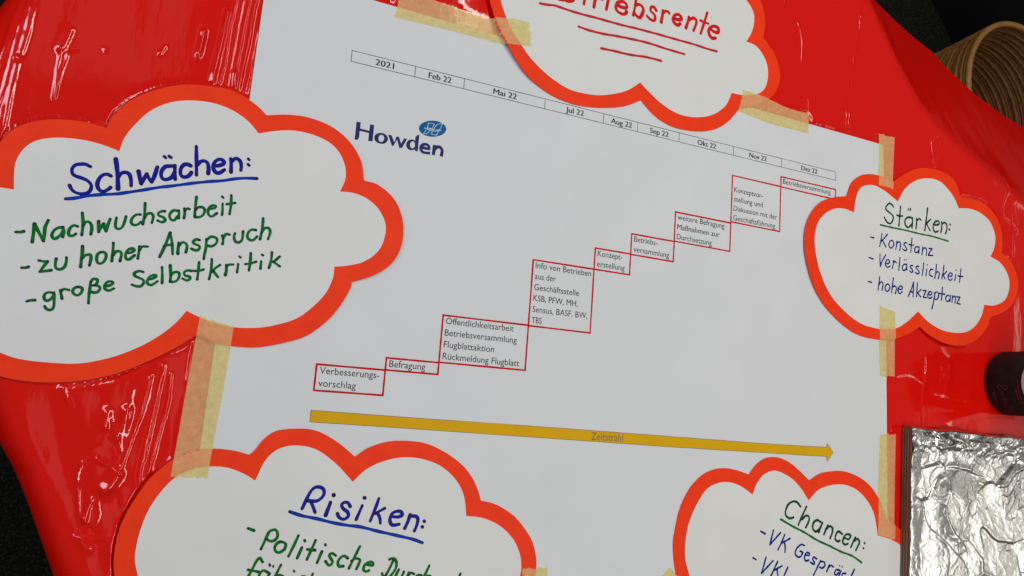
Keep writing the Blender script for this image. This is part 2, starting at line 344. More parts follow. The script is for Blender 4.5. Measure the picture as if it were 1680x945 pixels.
def poly(name, pxs, zf, m, parent, z0=5e-5, holes=None):
    """flat printed polygons; pxs = list of pixel outlines"""
    V, Fc = [], []
    for i, p in enumerate(pxs):
        p = np.array(p, float); q = at(p[:, 0], p[:, 1]); b = len(V)
        if np.sum(q[:, 0] * np.roll(q[:, 1], -1) - np.roll(q[:, 0], -1) * q[:, 1]) < 0: q = q[::-1]
        for x, y in q: V.append((x, y, float(zf(x, y)) + z0 + i * 8e-6))
        Fc.append(list(range(b, b + len(q))))
    return mesh_obj(name, V, Fc, m, parent)
def ring(name, rings, zf, m, parent, z0):
    """printed rings: (outer (cx,cy,rx,ry,rot), inner) in pixels"""
    V, Fc = [], []; n = 32
    for o_, i_ in rings:
        b = len(V)
        for (cx, cy, rx, ry, rot) in (o_, i_):
            t = np.linspace(0, 2 * np.pi, n + 1)[:-1]; c, s = math.cos(rot), math.sin(rot)
            x = cx + rx * np.cos(t) * c - ry * np.sin(t) * s; y = cy + rx * np.cos(t) * s + ry * np.sin(t) * c
            for q in at(x, y): V.append((q[0], q[1], float(zf(*q)) + z0))
        for k in range(n):
            j = (k + 1) % n; Fc.append((b + k, b + j, b + n + j, b + n + k))
    return mesh_obj(name, V, Fc, m, parent)

TAPES = [
    ('masking tape on the top poster edge, running onto the left side of the Betriebsrente card', '647,29 735,50 818,72 842,77 868,78', '657,-14 708,0 800,30 840,34 865,41', 1),
    ('masking tape strip on the top poster edge, right of the Betriebsrente card', '1210,182 1260,202 1325,219', '1218,148 1260,163 1293,178 1327,187', 2),
    ('vertical masking tape strip at the upper right poster corner, above the Stärken card', '1441,220 1441,260 1439,304', '1467,226 1465,270 1463,310', 3),
    ('vertical masking tape strip at the lower edge of the Stärken card', '1441,502 1441,560 1443,617', '1466,512 1467,560 1467,617', 4),
    ('vertical masking tape strip between poster and foil board, end on the Chancen card', '1443,713 1440,790 1438,877', '1469,713 1467,800 1466,885', 5),
    ('longest masking tape strip, slanting from the Schwächen to the Risiken card', '328,519 307,630 293,710 280,780', '383,537 368,630 353,710 340,783', 6),
    ('short masking tape strip at the right edge of the Risiken card', '855,933 858,990', '897,931 899,990', 7),
    ('short masking tape strip at the lower left of the Chancen card', '1070,962 1098,931', '1092,985 1114,950', 8),
]
# ------------------------------------------------------------------ red vinyl cloth
YK = [-.80, -.62, -.522, -.487, -.463, -.433, -.408, -.35, -.25, -.10, -.033, -.02, .05, .15, .30, .5]
XK = [-.09, -.155, -.198, -.214, -.225, -.240, -.256, -.285, -.318, -.328, -.310, -.305, -.275, -.22, -.10, .05]
def x_left(y): return np.interp(y, YK, XK)
CREASES = [  # (pixel polyline, height m, half width m)
 ('60,-40 46,0 25,76 8,142 -4,175', .0007, .0014), ('68,-40 57,0 46,51 34,89', .0011, .0032), ('29,105 15,165 3,228', .0011, .0030),
 ('34,-10 25,15 13,63 0,109', .0010, .0035),
 ('115,52 108,66 103,80', .0018, .0040), ('101,82 96,104 89,160', .0007, .0013), ('113,90 99,127 90,160', .0007, .0013), ('103,82 127,82', .0006, .0013),
 ('398,-40 388,0 381,30 376,51 369,102 359,142 352,175', .0007, .0012), ('374,20 370,36 364,68 355,102 347,141 340,170', .0014, .0024),
 ('410,0 399,51 389,110 385,152 380,180', .0008, .0014), ('428,-40 420,0 413,34 408,68 398,112 391,152 386,180', .0010, .0018),
 ('423,54 416,91 401,157', .0006, .0012), ('399,0 389,51 372,144', .0004, .0011), ('387,118 385,150', .0014, .002),
 ('335,50 329,80 326,90', .0018, .0024), ('270,78 262,88', .0008, .002), ('171,80 174,84', .0005, .0015),
 ('247,618 232,673 221,706 200,764', .0008, .0015), ('267,600 251,673 231,764 229,801', .0008, .0013), ('271,600 256,665 236,757', .0006, .0011),
 ('280,615 274,666 258,717 240,790', .0009, .0017), ('159,753 178,762 196,775', .0010, .0016), ('192,778 182,795 172,804', .0026, .0055),
 ('128,805 130,845 148,859', .0008, .0014), ('119,881 150,884 189,888', .0010, .0015),
 ('105,633 106,645 115,666', .0008, .0018), ('176,677 172,697', .0018, .0045), ('207,675 200,697 193,716', .0018, .0045), ('163,705 158,725', .0006, .003),
 ('150,820 142,838 138,856', .0012, .0026), ('133,890 142,900', .0012, .004), ('181,900 186,920', .0012, .004), ('160,822 162,845 156,862', .0006, .0015),
 ('125,790 127,775 134,760', .0008, .002), ('215,640 205,720', .0005, .003), ('185,690 198,740', .0007, .002),
 ('1420,-40 1413,0 1407,57 1399,97 1392,133 1387,217 1382,260', .0006, .0012), ('1397,117 1395,167 1391,217', .0006, .0012),
 ('1285,-30 1288,0 1293,17 1310,37 1317,67 1317,103', .0006, .0013), ('1304,15 1312,40', .0005, .0012),
 ('1539,221 1529,231 1531,256 1532,285', .0009, .0014), ('1541,229 1536,252 1533,280', .0008, .0016),
 ('1656,325 1658,375 1656,440', .0007, .0012), ('1519,540 1518,617 1515,636 1511,700', .0006, .0013), ('1519,590 1516,625', .0008, .0016),
 ('1455,620 1490,612 1515,628', .0006, .004), ('1530,640 1560,650 1590,655', .0005, .005), ('1560,690 1620,672 1680,668', .0005, .006),
 ('1540,575 1560,600 1550,640', .0006, .006), ('1655,290 1661,330', .0005, .003), ('1650,310 1640,350 1665,380', .0006, .004),
]
def segdist(X, Y, A, B):
    dx, dy = B - A; L2 = dx * dx + dy * dy + 1e-12
    t = ((X - A[0]) * dx + (Y - A[1]) * dy) / L2; tc = np.clip(t, 0, 1)
    return np.hypot(X - A[0] - tc * dx, Y - A[1] - tc * dy)
def vinyl_h(X, Y):
    h = 0 * X
    # packaging folds every 173 mm: each panel slightly dished
    ph = ((X + .110) / .173) % 1.0
    h += 0.0010 * (1 - 4 * (ph - .5) ** 2) * (0.6 + 0.4 * noise2(X * 3, Y * 3, 5, 1))
    h += 0.0022 * noise2(X / .11, Y / .20, 3, 2)
    h += 0.0003 * noise2(X / .035 + Y / .2, Y / .13, 9, 1)
    h += 0.00010 * noise2(X / .022, Y / .09, 11, 1) 
    # crumpled area at the lower left and slack beside the folds
    P = at(190, 740); mk = np.exp(-(((X - P[0]) / .055) ** 2 + ((Y - P[1]) / .11) ** 2))
    h += mk * (0.0036 * noise2(X / .034 + Y / .10, Y / .10, 21, 1) + 0.0006 * noise2(X / .013 + Y / .05, Y / .05, 22, 1))
    P = at(1620, 650); mk = np.exp(-(((X - P[0]) / .16) ** 2 + ((Y - P[1]) / .09) ** 2))
    h += mk * 0.0005 * np.abs(noise2(X / .07, Y / .02, 31, 2))
    P = at(1640, 300); mk = np.exp(-(((X - P[0]) / .14) ** 2 + ((Y - P[1]) / .10) ** 2))
    h += mk * 0.0022 * noise2(X / .12 + Y / .16, Y / .22, 33, 1)
    for s, amp, sg in CREASES:
        Q = catmull(parse(s), 12.0); Q = at(Q[:, 0], Q[:, 1])
        jit = 0.0002 * np.sin(Q[:, 1] * 400 + amp * 1e4)[:, None] * np.array([1, 0]); Q = Q + jit
        m = (X > Q[:, 0].min() - 4 * sg) & (X < Q[:, 0].max() + 4 * sg) & (Y > Q[:, 1].min() - 4 * sg) & (Y < Q[:, 1].max() + 4 * sg)
        if not m.any(): continue
        x, y = X[m], Y[m]; d = np.full(x.shape, 9.0)
        for i in range(len(Q) - 1): d = np.minimum(d, segdist(x, y, Q[i], Q[i + 1]))
        amp = amp * 1.5; mod = 0.9 + 0.2 * noise2(y / .03, x / .03, 41, 1)
        h[m] += amp * mod * np.exp(-(d / sg) ** 2)
    # flat where the poster and cards lie
    return h
def z_drape(X, Y):
    dA = (X - .725) * .80 + (Y - .271) * .60
    dB = (X - .871) * .351 + (Y - .105) * .936
    k = .02; d = -k * np.log(np.exp(-np.clip(dA, -.5, .6) / k) + np.exp(-np.clip(dB, -.5, .6) / k))
    d2 = .005 * np.logaddexp(0, d / .005)
    return -.45 * d2
def y_top(x):
    return np.interp(x, TX, TY)
hp = [(1380, -60), (1400, -40), (1435, 0), (1470, 35), (1505, 65), (1530, 85), (1560, 118), (1600, 155), (1640, 185), (1680, 210), (1740, 240), (1800, 265)]
TX, TY = [], []
for p in hp:      # where the hem lies on the sloping vinyl
    z = -0.02
    for _ in range(60):
        q = at(p[0], p[1], z); z = 0.5 * z + 0.5 * float(z_drape(np.array([q[0]]), np.array([q[1]]))[0])
    TX.append(q[0]); TY.append(q[1])
TX = [-1, .2, .55] + TX; TY = [.40, .40, .385] + TY
o_ = np.argsort(TX); TX = np.array(TX)[o_]; TY = np.array(TY)[o_]
R_ = .035
xs = np.r_[np.arange(-.46, -.33, .004), np.arange(-.33, -.06, .0009), np.arange(-.06, .26, .0025), np.arange(.26, .50, .008), np.arange(.50, .57, .003), np.arange(.57, .615, .0010), np.arange(.615, .675, .0022), np.arange(.675, .725, .0009), np.arange(.725, .83, .0018), np.arange(.83, .88, .0009), np.arange(.88, 1.02, .0018), np.arange(1.02, 1.05, .0009), np.arange(1.05, 1.20, .0025), np.arange(1.20, 1.45, .008)]
ts = np.linspace(0, 1, 720)
XX, TT = np.meshgrid(xs, ts)
YB = -.80
YY = YB + TT * (y_top(XX) - YB)
xe = x_left(YY) + R_
d = np.maximum(xe - XX, 0); a = np.minimum(d / R_, np.pi / 2); rest = np.maximum(d - R_ * np.pi / 2, 0)
Xn = np.where(d > 0, xe - R_ * np.sin(a) - rest * .05, XX); Zn = -R_ * (1 - np.cos(a)) - rest
flat = 1 - sstep(.0, .02, d)
under = inside(POSTER, XX, YY)
for c in CLOUDS.values(): under |= inside(c['O'], XX, YY)
for t_ in TAPES:
    pp = np.array(parse(t_[1]) + parse(t_[2])[::-1]); under |= inside(at(pp[:, 0], pp[:, 1]), XX, YY)
def blur(Z, k):
    for _ in range(k):
        Z = (np.roll(Z, 1, 0) + np.roll(Z, -1, 0) + 2 * Z) / 4; Z = (np.roll(Z, 1, 1) + np.roll(Z, -1, 1) + 2 * Z) / 4
    return Z
um = blur(under.astype(float), 16); um = np.maximum(np.clip(um * 1.5, 0, 1), blur(under.astype(float), 2) > .02)
slope_ = sstep(0, .05, -z_drape(XX, YY))
Hn = vinyl_h(XX, YY) * (1 - .75 * slope_)
Hn = Hn * (1 - um) - .0004 * um
Zn = Zn + Hn * (0.3 + 0.7 * flat) - .0004 + z_drape(XX, YY)
front = np.maximum(-.74 - YY, 0); Zn -= front * 2.0
grid_mesh('tablecloth', Xn, YY, Zn, VINYL, label='glossy red vinyl sheet with packing folds spread over the table', category='tablecloth')

# the table under the sheet
tb = thing('table', 'table hidden under the glossy red vinyl sheet', 'table', (.4, -.2, -.74))
tp = [(-.05, -.73), (1.35, -.73), (1.35, -.10), (1.071, .01), (.86, .09), (.70, .26), (.60, .33), (.05, .33), (-.12, .15), (-.24, .03), (-.285, -.10), (-.28, -.25), (-.245, -.35), (-.215, -.41), (-.16, -.52)]
nt_ = len(tp)
mesh_obj('tabletop', [(x, y, -.004) for x, y in tp] + [(x, y, -.03) for x, y in tp],
         [tuple(range(nt_)), tuple(range(2 * nt_ - 1, nt_ - 1, -1))] + [(i, i + nt_, (i + 1) % nt_ + nt_, (i + 1) % nt_) for i in range(nt_)], TABLEM, tb)
def tube(name, rings, m, parent, n=20, smooth=True, **props):
    V, Fc = [], []
    for (cx, cy, z, r) in rings:
        for k in range(n): a = 2 * np.pi * k / n; V.append((cx + r * math.cos(a), cy + r * math.sin(a), z))
    for i in range(len(rings) - 1):
        for k in range(n): j = (k + 1) % n; Fc.append((i * n + k, i * n + j, (i + 1) * n + j, (i + 1) * n + k))
    return mesh_obj(name, V, Fc, m, parent, smooth, **props)
for x, y in [(-.02, -.35), (.1, .2), (1.2, -.25), (1.2, -.66)]:
    tube('leg', [(x, y, -.74, .02), (x, y, -.03, .02)], METALM, tb, 16)

# ------------------------------------------------------------------ poster
poster = thing('poster', 'large white printed poster with a project timeline taped on the red vinyl', 'poster', (.33, -.17, 0))
sheet('sheet', POSTER, z_poster, .00025, PAPER, poster, .015)
COLS = [0, 8.70590510e-02, 1.58215558e-01, 2.84502203e-01, 3.83830760e-01, 4.45227503e-01, 5.22985777e-01, 6.31390111e-01, 7.33622192e-01, 8.57219688e-01]
COLS = [c * S for c in COLS]
ZP = z_poster
def rect_lines(V, Fc, x0, y0, x1, y1, wd, z0, seg=8):
    for a, b in (((x0 - wd / 2, y0), (x1 + wd / 2, y0)), ((x0 - wd / 2, y1), (x1 + wd / 2, y1)), ((x0, y0), (x0, y1)), ((x1, y0), (x1, y1))):
        a = np.array(a); b = np.array(b); Q = a + (b - a) * np.linspace(0, 1, seg)[:, None]
        K = []; ribbon(V, Fc, K, Q, wd, ZP, z0[0], False); z0[0] += 6e-6
V, Fc = [], []; z0 = [5e-5]
yt, yb = 0.0, -.0150485 * S
for i in range(9): rect_lines(V, Fc, COLS[i], yt, COLS[i + 1], yb, .0006, [5e-5 + (i % 2) * 3e-5])
mesh_obj('table_frame', V, Fc, TONER_GREY, poster)
ROWS = [(-.4129, -.4451), (-.3971, -.4126), (-.3335, -.3965), (-.2398, -.3340), (-.2079, -.2398), (-.1766, -.2085), (-.1293, -.1760), (-.0493, -.1270), (-.0319, None)]
q = at(1280, 305); ROWS[8] = (-.0319, -.0497)
for i, (a, b) in enumerate(ROWS):
    V, Fc = [], []
    rect_lines(V, Fc, COLS[i], a * S, COLS[i + 1], b * S, .0018, [5e-5 + (i % 2) * 3e-5])
    mesh_obj('box_outline', V, Fc, PRINT_RED, poster)

FONT_CACHE = {}
def text_mesh(s, bold):
    cu = bpy.data.curves.new('t', 'FONT'); cu.body = s; cu.size = 1.0; cu.resolution_u = 3; cu.offset = 0.0 if 'M' in s or bold else 0.003
    cu.fill_mode = 'FRONT' if hasattr(cu, 'fill_mode') else cu.fill_mode
    o = bpy.data.objects.new('t', cu); COL.objects.link(o)
    dg = bpy.context.evaluated_depsgraph_get(); me = bpy.data.meshes.new_from_object(o.evaluated_get(dg))
    n = len(me.vertices); co = np.zeros(n * 3); me.vertices.foreach_get('co', co)
    fs = [tuple(p.vertices) for p in me.polygons]
    bpy.data.objects.remove(o); bpy.data.curves.remove(cu); bpy.data.meshes.remove(me)
    return co.reshape(-1, 3), fs
capH = text_mesh('H', False)[0][:, 1].max()
def printed(s, x0, x1, y, cap, m, bold=False, z0=7e-5, name='printed_text'):
    co, fs = text_mesh(s, bold)
    a, b = co[:, 0].min(), co[:, 0].max()
    X = x0 + (co[:, 0] - a) / (b - a) * (x1 - x0); Y = y + co[:, 1] * cap / capH
    Z = ZP(X, Y) + z0
    if 'M' in s or bold:      # struck twice, a hair apart, for the same weight
        n0 = len(X); dx = .0005 if bold else .00012
        X = np.r_[X - dx / 2, X + dx / 2]; Y = np.r_[Y, Y]; Z = np.r_[Z, Z + 2e-5]; fs = fs + [tuple(i + n0 for i in f) for f in fs]
    up = []
    for f in fs:
        p = [(X[i], Y[i]) for i in f]
        ar = sum(p[i][0] * p[(i + 1) % len(p)][1] - p[(i + 1) % len(p)][0] * p[i][1] for i in range(len(p)))
        up.append(f if ar > 0 else f[::-1])
    return mesh_obj(name, np.stack([X, Y, Z], -1), up, m, poster)
CAP = .0083 * S
for i, (s, a, b) in enumerate([('2021', 616, 646), ('Feb 22', 703, 740), ('Mai 22', 809, 847), ('Jul 22', 928, 957), ('Aug 22', 1002, 1036), ('Sep 22', 1066, 1096), ('Okt 22', 1144, 1174), ('Nov 22', 1229, 1257), ('Dez 22', 1314, 1340)]):
    y = yb + (yt - yb - CAP) / 2
    slope = (282 - 84) / (1371 - 578.); ym = lambda x: 93 + (x - 578) * slope
    printed(s, at(a, ym(a))[0], at(b, ym(b))[0], y, CAP, TONER, True)
LINES = [(0, 0, 'Verbesserungs-', 622, 618), (0, 1, 'vorschlag', 583, 640), (1, 0, 'Befragung', 697, 609),
 (2, 0, 'Öffentlichkeitsarbeit', 842, 545), (2, 1, 'Betriebsversammlung', 847, 566), (2, 2, 'Flugblattaktion', 810, 580), (2, 3, 'Rückmeldung Flugblatt', 851, 602),
 (3, 0, 'Info von Betrieben', 969, 455), (3, 1, 'aus der', 911, 463), (3, 2, 'Geschäftsstelle', 949, 487), (3, 3, 'KSB, PFW, MH,', 947, 502), (3, 4, 'Sensus, BASF, BW,', 963, 522), (3, 5, 'TBS', 888, 530),
 (4, 0, 'Konzept-', 1020, 426), (4, 1, 'erstellung', 1024, 444), (5, 0, 'Betriebs-', 1078, 401), (5, 1, 'versammlung', 1097, 422),
 (6, 0, 'weitere Befragung', 1188, 375), (6, 1, 'Maßnahmen zur', 1180, 387), (6, 2, 'Durchsetzung', 1167, 403),
 (7, 1, 'Konzeptvor-', 1251, 322), (7, 2, 'stellung und', 1251, 338), (7, 3, 'Diskussion mit der', 1274, 357), (7, 4, 'Geschäftsführung', 1271, 375),
 (8, 0, 'Betriebsversammlung', 1362, 321)]
for b, l, s, px, py in LINES:
    top, bot = ROWS[b]; lh = .0157 * S
    printed(s, COLS[b] + .0035, at(px, py)[0], top * S - .0012 - lh * (l + .62), CAP * 1.04, TONER_GREY)
# arrow
AR = np.array(parse('510,673 700,687 900,701 1100,716 1260,728 1355,733.5 1356,727 1366,742 1356,757 1355,749 1260,743 1100,733 900,719 700,705 508,692'))
sheet('timeline_arrow', at(AR[:, 0], AR[:, 1]), lambda x, y: ZP(x, y) + 6e-5, 3e-5, GOLD, poster, .006)
V, Fc, K = [], [], []
Q = catmull(parse('510,673 700,687 900,701 1100,716 1260,728 1355,733.5'), 8); ribbon(V, Fc, K, at(Q[:, 0], Q[:, 1]), .0005, ZP, 9e-5, False)
for sgm in ('1355,733.5 1356,727', '1356,727 1366,742', '1366,742 1356,757', '1356,757 1355,749', '1355,749 1260,743 1100,733 900,719 700,705 508,692', '508,692 510,673'):
    Q = catmull(parse(sgm), 8); ribbon(V, Fc, K, at(Q[:, 0], Q[:, 1]), .0005, ZP, 9e-5, False)
mesh_obj('arrow_outline', V, Fc, GOLD_EDGE, poster)
qa = at(969, 722); qb = at(1021, 725)
printed('Zeitstrahl', qa[0], qb[0], (qa[1] + qb[1]) / 2 + .0003, .0083, ZEIT, False, 1.2e-4)
# company logo
L = lambda s: [(x / 9.882 + 570, y / 9.882 + 185) for x, y in parse(s)]
lz = 5e-5
poly('logo_lettering', [L('145,148 212,158 204,262 196,296 188,400 165,440 112,440'), L('362,192 430,203 403,470 333,460 345,330 352,298'), L('199,258 353,297 346,334 194,297'),
      L('655,360 710,370 757,482 738,545 715,540'), L('757,482 790,392 830,392 738,545'), L('790,392 830,392 865,505 853,574 835,572'), L('865,505 915,420 965,425 880,575 853,574'),
      L('1095,400 1130,365 1162,362 1135,632 1085,620'), L('1380,522 1430,530 1415,695 1362,685')], ZP, NAVY, poster, lz)
g = lambda cx, cy, rx, ry, r: (cx / 9.882 + 570, cy / 9.882 + 185, rx / 9.882, ry / 9.882, r)
ring('logo_lettering', [(g(542, 420, 112, 88, .2), g(545, 420, 46, 60, .1)), (g(1035, 525, 88, 88, .2), g(1050, 525, 42, 56, .1))], ZP, NAVY, poster, lz + 1.2e-4)
strokes('logo_lettering', (570, 185, 9.882), '4.0@1195,566 1260,580 1335,592;4.4@1325,585 1305,535 1245,515 1195,545 1187,600 1225,645 1335,660;5.0@1405,600 1440,565 1490,560 1525,600 1528,640 1515,712', 4.4, ZP, NAVY, poster, lz + 1.6e-4, False)
ring('logo_emblem', [(g(1375, 263, 222, 132, .03), g(1375, 263, 1, 1, 0))], ZP, LOGO_BLUE, poster, lz)
strokes('logo_emblem_lines', (570, 185, 9.882), '1290,250 1310,170;1310,170 1405,190;1405,190 1365,262;1290,250 1365,262;1240,250 1330,268 1430,285 1515,290;1240,250 1320,285 1420,305 1515,290;1390,280 1430,215 1480,185 1540,180;1540,180 1510,240 1470,300;1440,370 1355,350;1355,350 1375,290;1440,370 1470,300;1265,285 1225,350;1225,350 1290,340 1330,290;1370,262 1400,285', .9, ZP, LOGO_LINE, poster, lz + 8e-5)

# ------------------------------------------------------------------ cloud cards
def cloud(k, label):
    c = CLOUDS[k]; ctr = c['O'].mean(0)
    t = thing('cloud_card', label, 'cloud card', (ctr[0], ctr[1], 0), 'cloud shaped cards on the poster')
    zf = lambda x, y: z_card(k, x, y)
    sheet('border', c['O'], zf, .0005, ORANGE, t, .010)
    sheet('writing_area', c['I'], lambda x, y: zf(x, y) + 1.2e-4, .0001, CARDW, t, .010)
    zt = lambda x, y: zf(x, y) + 1.5e-4
    return t, zt
# Schwaechen
t, zt = cloud('w', 'largest cloud card, left, reading Schwächen in blue above green handwriting')
A_ = (100, 230, 9.0); B_ = (260, 230, 9.0)
strokes('handwriting', A_, '5.2@440,400 370,365 300,362 220,375 170,430 175,500 230,540 320,570 400,610 450,670 440,740 390,790 300,800 210,775 160,730 132,675;5.6@740,535 680,510 610,530 560,590 540,660 560,730 620,765 690,740 735,705;6.4@812,288 832,440 842,600 845,725;5.6@850,560 890,500 950,483 1010,510 1035,590 1038,680;6.2@1148,468 1165,560 1185,652;5.4@1185,652 1230,570 1270,505;5.4@1270,505 1300,570 1340,625;5.8@1340,625 1380,540 1425,405;4.6@1525,248 1548,268;4.6@1598,244 1625,264', 5.6, zt, INK_BLUE_D, t)
strokes('handwriting', B_, '5.8@238,385 170,390 100,400 50,460 40,530 70,580 130,585 200,550 240,480;5.6@242,382 242,480 246,582;5.8@475,385 420,362 370,375 330,430 325,500 355,545 410,550 460,520 485,485;5.4@558,100 560,250 560,400 560,520;5.8@575,370 620,325 680,315 725,350 738,430 733,498;5.8@840,388 900,380 950,360 965,330 940,300 890,292 840,320 810,370 810,430 845,480 900,490 970,445;5.6@1065,282 1072,380 1068,478;5.4@1080,330 1120,285 1170,285 1210,330 1220,400 1213,452;4.2@1322,282 1338,298;4.2@1320,364 1336,380', 5.6, zt, INK_BLUE_D, t)
strokes('underline', A_, '75,875 200,865 400,830 600,810 820,800 1000,775 1200,745 1440,705 1620,685 1720,672 1920,645 2160,620 2380,605 2570,578 2720,568 2890,573', 4.9, zt, INK_BLUE, t, 4e-5)
strokes('handwriting', (20, 315, 9.0), '65,600 130,600 180,590;5.2@305,745 325,600 338,480;4.8@338,480 400,600 470,730;4.8@470,730 485,620 490,540 505,500 540,425;750,530 690,535 630,570 595,630 605,680 650,695 720,640 755,580;755,525 765,600 752,670;970,515 920,500 870,530 838,590 845,640 890,655 945,625;4.6@1040,315 1050,440 1045,540 1032,640;1055,500 1090,450 1140,450 1175,500 1178,560 1165,630;4.8@1280,440 1280,530 1280,595;1280,595 1320,520 1355,475;1355,475 1365,540 1388,585;1388,585 1420,480 1450,405', 4.5, zt, INK_GREEN, t)
strokes('handwriting', (180, 310, 7.636), '88,365 75,430 80,490 120,505 160,480 190,410 205,350;385,325 330,330 285,370 270,420 300,455 350,450 390,420;445,185 440,290 430,370 415,445;440,370 470,320 515,310 545,340 540,390 528,430;690,285 650,285 610,310 620,340 670,360 695,390 680,415 645,420 600,400;860,280 800,275 760,310 750,350 770,390 810,395 850,350;865,275 868,320 865,370;935,250 940,310 930,370;945,275 970,250 1000,258;1088,105 1075,200 1068,290 1065,355;1075,270 1110,235 1160,235 1190,270 1175,320 1140,350 1090,360 1065,350;1240,250 1300,250 1330,225 1310,212 1270,220 1235,265 1235,320 1275,350 1340,310;3.4@1405,98 1420,116;3.6@1412,190 1412,270 1405,330;1522,85 1518,200 1500,320;1465,195 1520,190 1570,180', 4.1, zt, INK_GREEN, t)
strokes('handwriting', (30, 380, 6.75), '45,405 85,405 120,395;235,325 290,335 330,335;330,335 280,400 245,450;245,450 310,440 370,432;425,305 415,360 425,410 470,422 515,395 535,340 538,290;4.8@715,165 712,250 700,330 693,395;712,300 750,265 800,260 808,300 800,340 790,380;925,230 885,250 870,300 880,345 910,358 950,335 975,280 965,240 925,230;1055,130 1050,220 1042,290 1038,330;1050,265 1085,225 1130,225 1145,260 1135,300 1128,330;1205,240 1250,235 1285,210 1265,190 1220,205 1190,250 1195,300 1230,310 1290,265;1345,170 1335,240 1325,300;3.6@1345,210 1375,170 1435,170', 4.3, zt, INK_GREEN, t)
strokes('handwriting', (240, 350, 6.75), '4.6@148,485 200,380 265,220;265,220 285,330 292,455;3.8@195,370 240,355 290,350;4.6@360,330 352,400 350,450;362,360 400,325 440,340 450,380 438,435;590,300 555,292 520,315 530,340 580,360 590,385 570,410 530,410 500,395;665,290 660,380 645,450 635,510;670,300 710,265 760,270 785,300 765,345 720,368 670,360;840,250 850,300 842,345;850,280 880,235 920,240;980,225 970,270 985,315 1025,325 1060,290 1070,205;1210,190 1165,185 1125,220 1120,270 1150,300 1190,295 1225,260;1292,60 1285,150 1270,230 1258,290;1275,220 1310,170 1355,170 1370,210 1360,250 1345,290', 4.1, zt, INK_GREEN, t)
strokes('handwriting', (30, 380, 6.75), '100,775 140,765 190,762;395,685 350,675 305,690 290,730 310,765 350,760 390,720;398,680 402,760 395,840 360,870 320,860 298,830;470,650 480,700 488,745;475,665 510,640 565,650;665,615 625,630 605,665 630,700 670,705 705,670 710,630 665,615;780,795 785,720 795,640 805,560;805,560 830,530 870,530 880,555 860,590 830,600;850,595 900,610 905,640 880,670 850,678 815,670;965,605 1010,600 1050,575 1035,555 990,560 960,600 965,640 1010,655 1060,632;1385,450 1340,440 1290,460 1290,490 1340,515 1385,540 1385,580 1350,608 1300,605 1260,590', 4.2, zt, INK_GREEN, t)
strokes('handwriting', (240, 350, 6.75), '25,735 70,725 110,700 95,685 45,700 15,740 15,780 60,795 125,755;175,600 178,690 175,775;4.6@265,580 270,680 265,760;275,690 310,655 360,660 365,700 340,745 300,762 265,758;500,640 460,635 420,655 430,690 480,705 480,730 450,745 400,725;585,545 575,640 563,735;525,640 580,640 630,625;725,510 718,620 695,730;815,575 770,605 725,650;740,640 770,680 792,708;4.5@885,575 885,640 873,685;885,590 915,572 960,570;3.3@1028,480 1043,491;1015,565 1010,610 1003,655;4.4@1155,445 1150,540 1135,635;3.6@1095,565 1150,560 1215,538;3.3@1278,462 1292,469;1270,535 1262,615;1389,436 1380,520 1357,605;1475,482 1440,512 1405,542;1410,545 1440,565 1475,590', 4.0, zt, INK_GREEN, t)
# Betriebsrente
t, zt = cloud('b', 'top cloud card with the red handwritten heading Betriebsrente underlined three times')
strokes('handwriting', (860, 0, 8.588), '540,15 460,-10 470,-60 500,-150;500,-150 580,-160 570,-90 500,-75;5.6@580,-40 640,-35 670,-65 630,-85 580,-60 560,-10 590,20 640,25 680,10;830,70 845,-20 860,-110;790,-60 840,-60 900,-50;970,115 985,20 1000,-60;1000,0 1040,-20 1085,0;1145,145 1165,50 1180,-20;1195,-85;5.4@1300,80 1370,112 1430,118 1425,65 1370,30 1310,45 1280,110 1305,170 1375,208 1420,195 1430,172', 5.0, zt, INK_RED, t)
strokes('handwriting', (1020, 0, 8.588), '200,-70 180,80 150,225;5.4@185,80 235,72 280,105 292,165 262,235 240,258 190,225 160,180;475,155 440,108 400,115 400,165 445,210 460,260 445,298 390,280 345,232;5.0@570,155 560,240 545,320;575,190 610,165 650,180 658,200;5.4@735,270 780,285 825,280 820,240 780,212 735,225 712,280 735,335 780,362 812,340;5.2@935,250 920,320 893,400;4.8@940,290 990,262 1030,280 1040,330 1020,390 1000,438;4.6@1192,190 1150,330 1100,480;3.8@1095,295 1150,320 1210,343;5.4@1245,425 1290,455 1345,465 1345,405 1295,378 1235,395 1212,440 1228,505 1265,545 1308,543', 4.6, zt, INK_RED, t)
strokes('underline', (860, 0, 8.588), '205,65 300,80 430,95 600,150 800,210 1000,260 1250,330 1460,385 1574,410 1874,490 2174,575 2374,630 2554,690 2699,730;755,385 900,435 1100,485 1280,515 1460,550 1724,610 1974,690 2244,770;1075,690 1250,725 1460,775 1724,815 1919,865', 3.9, zt, INK_RED_L, t, 4e-5)
# Staerken
t, zt = cloud('s', 'right cloud card reading Stärken in dark green above blue handwriting')
J_ = (1415, 320, 9.333); K_ = (1415, 410, 9.333)
strokes('handwriting', J_, '455,185 425,145 385,135 345,180 345,230 400,275 445,320 450,370 430,420 400,440 355,415 315,345;565,180 555,300 538,475;510,315 555,325 595,325;2.6@685,215 683,238;2.6@714,214 716,238;3.1@740,360 700,342 650,360 630,420 650,480 690,495 735,450;748,350 745,430 738,505;810,360 810,440 800,520;820,390 850,365 875,385;980,205 960,370 935,545;1025,375 990,410 950,450;960,430 985,490 1018,545;1080,460 1120,460 1155,445 1150,405 1110,405 1070,450 1065,520 1095,570 1140,555;1195,415 1195,500 1182,575;1205,450 1235,425 1270,450 1275,520 1255,595;3@1320,452 1328,460;3@1308,525 1316,535', 2.9, zt, INK_DGREEN, t)
strokes('underline', J_, '255,460 450,505 650,545 850,595 1050,635 1200,680 1300,710', 2.6, zt, INK_GREEN2, t, 4e-5)
